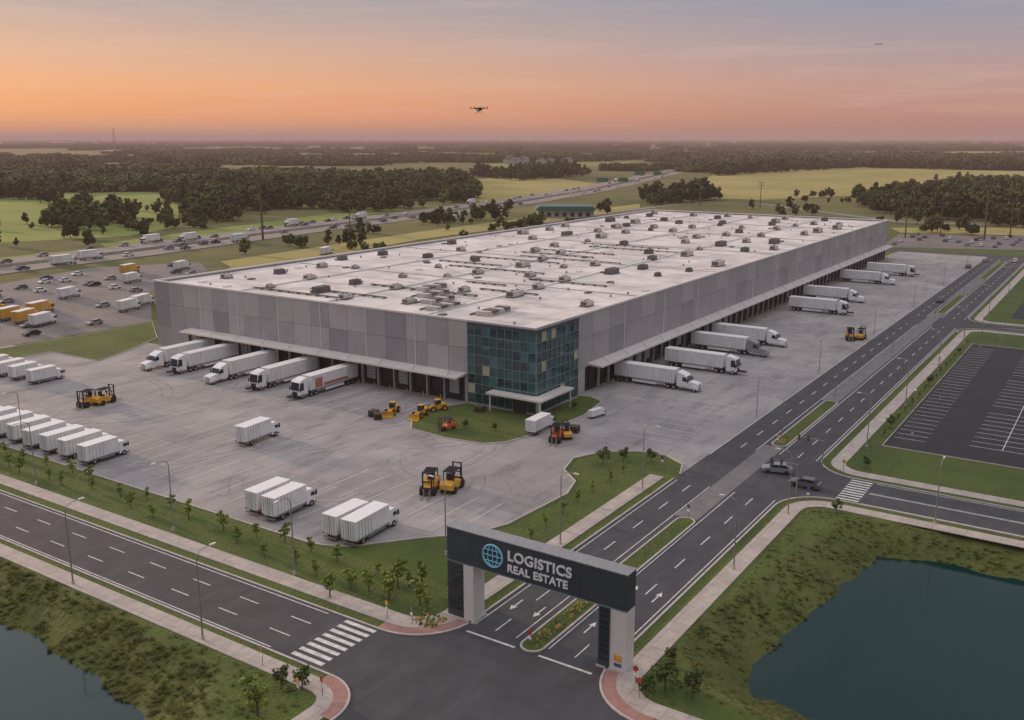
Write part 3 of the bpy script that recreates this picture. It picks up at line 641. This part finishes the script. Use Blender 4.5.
for k in range(46):
    px=R.choice((R.uniform(690,880),R.uniform(690,880),R.uniform(500,600))); x,yv=G(px,R.uniform(156,165)); a,b,h=R.uniform(12,30),R.uniform(8,16),R.uniform(7,11)
    m.box(x-a/2,x+a/2,yv-b/2,yv+b/2,0,h,R.choice((W1,W3,W2))); m.add([(x-a/2-.5,yv-b/2-.5,h+.01),(x+a/2+.5,yv-b/2-.5,h+.01),(x+a/2+.5,yv+b/2+.5,h+.01),(x-a/2-.5,yv+b/2+.5,h+.01),(x-a/2,yv,h+3),(x+a/2,yv,h+3)],[(0,1,5,4),(2,3,4,5),(1,2,5),(3,0,4)],RTUD)
m.obj('distant_town')
# ---------------------------------------------------------------- vegetation
def treemesh(name,h,cr,ch,ncl,nleaf,ls,lm,trunk=True,seed=1):
    rr=np.random.default_rng(seed); m=MB()
    c0=h-ch/2
    cl=[(0,0,c0,cr*.5)]
    for k in range(ncl):
        v=rr.normal(size=3); v/=np.linalg.norm(v); q=rr.uniform(.35,.9)
        cl.append((v[0]*cr*q,v[1]*cr*q,c0+v[2]*ch*.5*q, rr.uniform(.28,.46)*cr))
    if trunk:
        m.cyl((0,0,0),(0,0,c0),h*.022+.02,h*.012+.01,BARK,6)
        for k in range(min(7,ncl)): m.cyl((0,0,h-ch*.85),cl[k+1][:3],h*.009+.01,.01,BARK,4)
    vs=[];fs=[]
    for (x,y,z,rad) in cl:
        for k in range(nleaf):
            v=rr.normal(size=3); v/=np.linalg.norm(v); p=np.array((x,y,z))+v*rad*rr.uniform(.55,1.05)*np.array((1,1,.8))
            a=rr.normal(size=3); a-=v*np.dot(a,v)*.7; a/=np.linalg.norm(a); b=np.cross(a,v+rr.normal(size=3)*.3); b/=np.linalg.norm(b)+1e-6; s=ls*rr.uniform(.6,1.3)
            o=len(vs); vs+=[tuple(p-a*s*.5),tuple(p+b*s*.4),tuple(p+a*s*.5),tuple(p-b*s*.4)]; fs.append((o,o+1,o+2,o+3))
    m.add(vs,fs,lm); return m.mesh(name)
T=[treemesh('tree_a',12,5.2,11,17,42,1.7,LEAFF,seed=1),treemesh('tree_b',14,4.6,13,16,42,1.7,LEAFF,seed=2),treemesh('tree_c',9.5,5.5,9,16,42,1.6,LEAFF,seed=3)]
CL=[]
for sd_ in(11,12,13):
    rr=np.random.default_rng(sd_); m=MB(); vs=[];fs=[]
    for k in range(60):
        x,yv=rr.uniform(-34,34),rr.uniform(-26,26); hh=rr.uniform(6,16); rad=rr.uniform(4,7)
        for q in range(16):
            v=rr.normal(size=3); v/=np.linalg.norm(v); v[2]=abs(v[2])if q<11 else v[2]
            p=np.array((x,yv,hh-rad))+v*rad; p[2]=max(p[2],.5)
            a=rr.normal(size=3);a-=v*np.dot(a,v)*.7;a/=np.linalg.norm(a);b=np.cross(a,v);b/=np.linalg.norm(b)+1e-6;s=4.6
            o=len(vs); vs+=[tuple(p-a*s*.5),tuple(p+b*s*.5),tuple(p+a*s*.5),tuple(p-b*s*.5)]; fs.append((o,o+1,o+2,o+3))
    m.add(vs,fs,LEAFF); CL.append(m.mesh('tree_clump'))
def scatter(name,pts,meshes):
    e=empty(name)
    for i,me_ in enumerate(meshes):
        sub=pts[i::len(meshes)]
        if not sub: continue
        vs=[];fs=[]
        for x,yv,z,s in sub:
            a=R.uniform(0,6.283); h=s*.7071; o=len(vs)
            vs+=[(x+h*math.cos(a+k*math.pi/2),yv+h*math.sin(a+k*math.pi/2),z) for k in range(4)]; fs.append((o,o+1,o+2,o+3))
        me2=bpy.data.meshes.new(name+'_spots'); me2.from_pydata(vs,[],fs)
        p=bpy.data.objects.new(name+'_spots',me2); S.collection.objects.link(p); p.parent=e
        p.instance_type='FACES'; p.use_instance_faces_scale=True; p.instance_faces_scale=1; p.show_instancer_for_render=False; p.show_instancer_for_viewport=False
        c=bpy.data.objects.new(name+'_item',me_); S.collection.objects.link(c); c.parent=p
def fillpoly(poly,den,smin,smax):
    xs=[p[0] for p in poly];ys=[p[1] for p in poly]; A=(max(xs)-min(xs))*(max(ys)-min(ys)); out=[]
    for k in range(int(A*den)):
        x,yv=R.uniform(min(xs),max(xs)),R.uniform(min(ys),max(ys))
        if inpoly(poly,x,yv) and mn.noise(Vector((x*.02,yv*.02,1)))>-.25: out.append((x,yv,0,R.uniform(smin,smax)*(1+.35*mn.noise(Vector((x*.015,yv*.015,5))))))
    return out
FP=[((160,200),(230,189),(350,181),(455,179),(482,194),(472,204),(380,212),(300,215),(235,214),(180,206)),
    ((48,228),(90,232),(140,227),(136,217),(60,214)),((180,223),(238,223),(232,213),(183,213)),((0,200),(60,208),(62,200),(0,192),(-100,195)),
    ((850,203),(900,193),(1024,191),(1150,196),(1150,238),(1024,230),(940,222),(880,214)),
    ((640,200),(700,193),(722,200),(650,207)),((470,177),(540,171),(600,175),(520,181)),((700,172),(860,165),(1024,168),(1024,171.5),(860,168),(720,176))]
def near_hw(x,y): 
    return any(math.hypot(x-(hp[i][0]+(hp[i+1][0]-hp[i][0])*f/6),y-(hp[i][1]+(hp[i+1][1]-hp[i][1])*f/6))<34 for i in range(len(hp)-1) for f in range(6))
pts=[]
for p in FP: pts+=fillpoly([G(*q) for q in p],.0125,.6,1.25)
pts+=fillpoly([G(*q) for q in ((412,230),(515,219),(508,211),(420,219))],.0125,.35,.75)
seeds=[]
for k in range(46):
    px,py=R.choice(((R.uniform(0,250),R.uniform(205,245)),(R.uniform(720,1024),R.uniform(176,240)),(R.uniform(230,640),R.uniform(205,250)))) ; x,yv=G(px,py)
    for q in range(R.randrange(1,8)): seeds.append((x+R.gauss(0,12),yv+R.gauss(0,12),0,R.uniform(.3,.75)))
pts+=[p for p in seeds if not(135<p[0]<470 and 30<p[1]<215)]
R.shuffle(pts)
pts=[p for p in pts if not near_hw(p[0],p[1])]
scatter('woodland',pts,T)
fpoly=[[G(*q) for q in ps] for ps,_ in FPS]
far=[]
for k in range(17000):
    a=HEAD+R.uniform(-.85,.95); rr_=1000*math.exp(R.uniform(0,math.log(25)))
    x,yv=rr_*math.cos(a),rr_*math.sin(a)
    nz_=mn.noise(Vector((x*.0011,yv*.0011,4)))+.6*mn.noise(Vector((x*.004,yv*.004,7)))
    if nz_<(.06 if rr_<5000 else -.02) or near_hw(x,yv) or any(inpoly(p,x,yv) for p in fpoly): continue
    far.append((x,yv,0,R.uniform(.5,1.05)*(1 if rr_<4000 else 1.2)))
scatter('distant_forest',far,CL)
SP=[treemesh('sapling_a',3.6,.95,2.9,11,36,.30,LEAFY,seed=21),treemesh('sapling_b',3.0,.8,2.4,10,36,.28,LEAFY,seed=22),treemesh('young_tree',4.6,1.5,3.8,15,50,.34,LEAF,seed=23)]
yv=60
while yv<230:
    for xb in((73.6,77.2) if R.random()<.6 else (75.5,)):
        inst('young_tree',SP[R.choice((0,0,1))],xb+R.uniform(-.6,.6),yv+R.uniform(-1.2,1.2),0,R.random()*6,R.uniform(.55,.95))
    yv+=5.2
for p in((351,590),(369,592),(389,600),(398,588),(422,585),(330,598),(420,605)): x,yv=G(*p); inst('young_tree',SP[R.randrange(2)],x,yv,0,R.random()*6,R.uniform(.8,1.15))
for k in range(9): inst('young_tree',SP[R.randrange(2)],86+k*4.8,60.8+R.uniform(-.8,1.5),0,R.random()*6,R.uniform(.5,.8))
for x,yv,s in((55.2,59.8,.6),(54.2,61.5,.6),(71.5,32.5,.6),(73.5,31.5,.8),(78,33,.5),(74,29,.7),(84,32.5,.4),(126,30,.5),(147,31,.5),(129,95,.5),(131,90,.4),(150,85,.5),(126,66,.7),(129,64,.6),(131,60,.6)): inst('young_tree',SP[2],x,yv,0,R.random()*6,s)
for k in range(16): inst('young_tree',SP[R.randrange(3)],165+k*6+R.uniform(-1,1),32.6,0,R.random()*6,R.uniform(.4,.65))
x,yv=G(258,716); inst('young_tree',SP[0],x,yv,gz(x,yv)-.05,1,1.3)
m=MB()
for (a,b,c0,d0) in((73.5,79,45.4,46.7),(80.5,85,45.4,46.7),(70.5,73,56.5,59.5),(152,156,45.4,46.7)):
    for k in range(60):
        x,yv=R.uniform(a,b),R.uniform(c0,d0); s=R.uniform(.1,.22); m.cyl((x,yv,.1),(x+R.uniform(-.05,.05),yv,.1+s*1.6),s,s*.3,R.choice((LEAF,LEAF,LEAFY,FLW)),5)
m.obj('flower_bed')
m=MB(); rr=np.random.default_rng(3); vs=[];fs=[]
for k in range(26):
    a=rr.uniform(0,6.28); r0=rr.uniform(0,.4); l=rr.uniform(.2,.42); x,yv=r0*math.cos(a),r0*math.sin(a); o=len(vs); wv=.05
    vs+=[(x-wv*math.sin(a),yv+wv*math.cos(a),-.05),(x+wv*math.sin(a),yv-wv*math.cos(a),-.05),(x+math.cos(a)*l*.8,yv+math.sin(a)*l*.8,l*.8)]; fs.append((o,o+1,o+2))
m.add(vs,fs,TUFT); tuft=m.mesh('grass_tuft'); pts=[]
for k in range(24000):
    if k%3: x,yv=R.uniform(68,131),R.uniform(-40,34)
    else: x,yv=R.uniform(46,55.2),R.uniform(58,180)
    z=gz(x,yv)
    if z<WL+.02: continue
    if mn.noise(Vector((x*.3,yv*.3,2)))<R.uniform(-.5,.15): continue
    if z>-.02 and R.random()<.8: continue
    if x>68 and (yv>33.9 or x<71.6 or x>127): continue
    pts.append((x,yv,z,R.uniform(.35,.95)))
scatter('rough_grass',pts,[tuft])
# ---------------------------------------------------------------- aircraft
x,yv=fr2w(60,-2.02); m=MB()
m.prof([(-.28,-.05),(.26,-.06),(.34,.02),(.2,.12),(-.22,.12),(-.32,.04)],-.12,.12,DARK)
for sx in(-1,1):
    for sy in(-1,1):
        m.cyl((sx*.15,sy*.08,.05),(sx*.42,sy*.42,.08),.025,.02,DARK,6); m.cyl((sx*.42,sy*.42,.03),(sx*.42,sy*.42,.14),.035,.035,GREYM,8)
        m.box(sx*.42-.2,sx*.42+.2,sy*.42-.018,sy*.42+.018,.142,.15,DARK)
    m.cyl((0,sx*.1,-.04),(0,sx*.2,-.25),.012,.012,DARK,5); m.cyl((-.2,sx*.2,-.25),(.2,sx*.2,-.25),.012,.012,DARK,5)
m.cyl((.1,0,-.05),(.12,0,-.17),.05,.06,GREYM,8); m.obj('drone',loc=(x,yv,51.7),rot=HEAD+.3)
t=1400; D=(44-138)*.9737; Fw=924+.2277*316; x,yv=fr2w(t,t*366/Fw); m=MB()
m.cyl((-6,0,0),(5,0,0),.5,.7,GREYM,8); m.cyl((5,0,0),(6.5,0,-.1),.7,.15,GREYM,8)
m.prof([(-1,0),(1.6,0),(1.2,.2),(-.8,.2)],-7,7,GREYM); m.prof([(-6,.1),(-4.8,.1),(-5,.25),(-6,.25)],-2.4,2.4,GREYM); m.prof([(-6.2,.2),(-4.8,.3),(-5.9,2.2),(-6.5,2.2)],-.1,.1,GREYM)
m.obj('airplane',loc=(x,yv,50-t*D/Fw),rot=HEAD+math.pi/2+.5)
# ---------------------------------------------------------------- haze (participating medium over the plain)
me=bpy.data.meshes.new('haze'); B=58000
me.from_pydata([(-B,-B,-8),(B,-B,-8),(B,B,-8),(-B,B,-8),(-B,-B,120),(B,-B,120),(B,B,120),(-B,B,120)],[],[(0,3,2,1),(4,5,6,7),(0,1,5,4),(1,2,6,5),(2,3,7,6),(3,0,4,7)])
hm_=bpy.data.materials.new('haze'); hm_.use_nodes=True; nt=hm_.node_tree; nt.nodes.clear()
o_=nt.nodes.new('ShaderNodeOutputMaterial'); ad=nt.nodes.new('ShaderNodeAddShader'); va=nt.nodes.new('ShaderNodeVolumeAbsorption'); em=nt.nodes.new('ShaderNodeEmission')
sg=1/8500
va.inputs['Color'].default_value=(0,0,0,1); va.inputs['Density'].default_value=sg
em.inputs['Color'].default_value=(.42,.26,.235,1); em.inputs['Strength'].default_value=sg
nt.links.new(va.outputs[0],ad.inputs[0]); nt.links.new(em.outputs[0],ad.inputs[1]); nt.links.new(ad.outputs[0],o_.inputs['Volume'])
me.materials.append(hm_); S.collection.objects.link(bpy.data.objects.new('haze',me))
# ---------------------------------------------------------------- sky and light
SUNAZ=math.degrees(HEAD)+52; SUNEL=10
Wd=bpy.data.worlds.new('World'); S.world=Wd; Wd.use_nodes=True; nt=Wd.node_tree; N=nt.nodes; L=nt.links; N.clear()
tc=N.new('ShaderNodeTexCoord'); nv=N.new('ShaderNodeVectorMath'); nv.operation='NORMALIZE'; L.new(tc.outputs['Generated'],nv.inputs[0])
sp=N.new('ShaderNodeSeparateXYZ'); L.new(nv.outputs[0],sp.inputs[0])
def ramp(st):
    r=N.new('ShaderNodeValToRGB'); el=r.color_ramp.elements
    while len(el)<len(st): el.new(.5)
    for e,(p,c) in zip(el,st): e.position=p; e.color=(*c,1)
    L.new(sp.outputs['Z'],r.inputs['Fac']); return r
ra=ramp([(0,lin((215,142,105))),(.022,lin((244,160,104))),(.05,lin((242,172,124))),(.085,lin((220,174,148))),(.13,lin((178,163,162))),(.32,(.75,.68,.70)),(.6,(1.05,.98,1.0)),(1,(1.15,1.08,1.12))])
rb=ramp([(0,lin((172,122,116))),(.022,lin((192,138,126))),(.05,lin((192,152,144))),(.085,lin((172,155,160))),(.13,lin((146,150,168))),(.32,(.20,.23,.27)),(.55,(.26,.29,.34)),(.75,(1.15,1.08,1.12))])
dt=N.new('ShaderNodeVectorMath'); dt.operation='DOT_PRODUCT'; L.new(nv.outputs[0],dt.inputs[0]); dt.inputs[1].default_value=(math.cos(math.radians(SUNAZ)),math.sin(math.radians(SUNAZ)),0)
mr=N.new('ShaderNodeMapRange'); mr.inputs['From Min'].default_value=.2; mr.inputs['From Max'].default_value=.97; mr.interpolation_type='SMOOTHSTEP'; L.new(dt.outputs['Value'],mr.inputs['Value'])
mx=N.new('ShaderNodeMix'); mx.data_type='RGBA'; L.new(mr.outputs[0],mx.inputs['Factor']); L.new(rb.outputs[0],mx.inputs[6]); L.new(ra.outputs[0],mx.inputs[7])
mp=N.new('ShaderNodeMapping'); mp.inputs['Scale'].default_value=(2.2,2.2,30); mp.inputs['Rotation'].default_value=(.05,.08,0); L.new(nv.outputs[0],mp.inputs['Vector'])
cn=N.new('ShaderNodeTexNoise'); cn.inputs['Scale'].default_value=2.0; cn.inputs['Detail'].default_value=8; cn.inputs['Roughness'].default_value=.62; cn.inputs['Distortion'].default_value=.5; L.new(mp.outputs[0],cn.inputs['Vector'])
cr_=N.new('ShaderNodeMapRange'); cr_.inputs['From Min'].default_value=.5; cr_.inputs['From Max'].default_value=.72; cr_.inputs['To Max'].default_value=.26; L.new(cn.outputs['Fac'],cr_.inputs['Value'])
m2=N.new('ShaderNodeMix'); m2.data_type='RGBA'; L.new(cr_.outputs[0],m2.inputs['Factor']); L.new(mx.outputs[2],m2.inputs[6]); m2.inputs[7].default_value=(*lin((228,192,172)),1)
b1=N.new('ShaderNodeBackground'); L.new(m2.outputs[2],b1.inputs['Color']); b1.inputs['Strength'].default_value=.97
sk=N.new('ShaderNodeTexSky'); sk.sky_type='NISHITA'; sk.sun_disc=False; sk.sun_elevation=math.radians(SUNEL); sk.sun_rotation=math.radians(90-SUNAZ)
b2=N.new('ShaderNodeBackground'); L.new(sk.outputs[0],b2.inputs['Color']); b2.inputs['Strength'].default_value=.008
ad=N.new('ShaderNodeAddShader'); L.new(b1.outputs[0],ad.inputs[0]); L.new(b2.outputs[0],ad.inputs[1]); wo=N.new('ShaderNodeOutputWorld'); L.new(ad.outputs[0],wo.inputs['Surface'])
sl=bpy.data.lights.new('sun','SUN'); sl.energy=3.0; sl.angle=math.radians(3); sl.color=(1,.66,.40)
so=bpy.data.objects.new('sun',sl); S.collection.objects.link(so)
dv=Vector((math.cos(math.radians(SUNAZ))*math.cos(math.radians(SUNEL)),math.sin(math.radians(SUNAZ))*math.cos(math.radians(SUNEL)),math.sin(math.radians(SUNEL))))
so.rotation_euler=dv.to_track_quat('Z','Y').to_euler()
cam=bpy.data.cameras.new('camera'); co=bpy.data.objects.new('camera',cam); S.collection.objects.link(co)
cam.sensor_width=36; cam.lens=F0/1024*36; cam.clip_end=150000; cam.clip_start=.5
co.location=(0,0,H); co.rotation_euler=(math.pi/2-PIT,0,HEAD-math.pi/2); S.camera=co
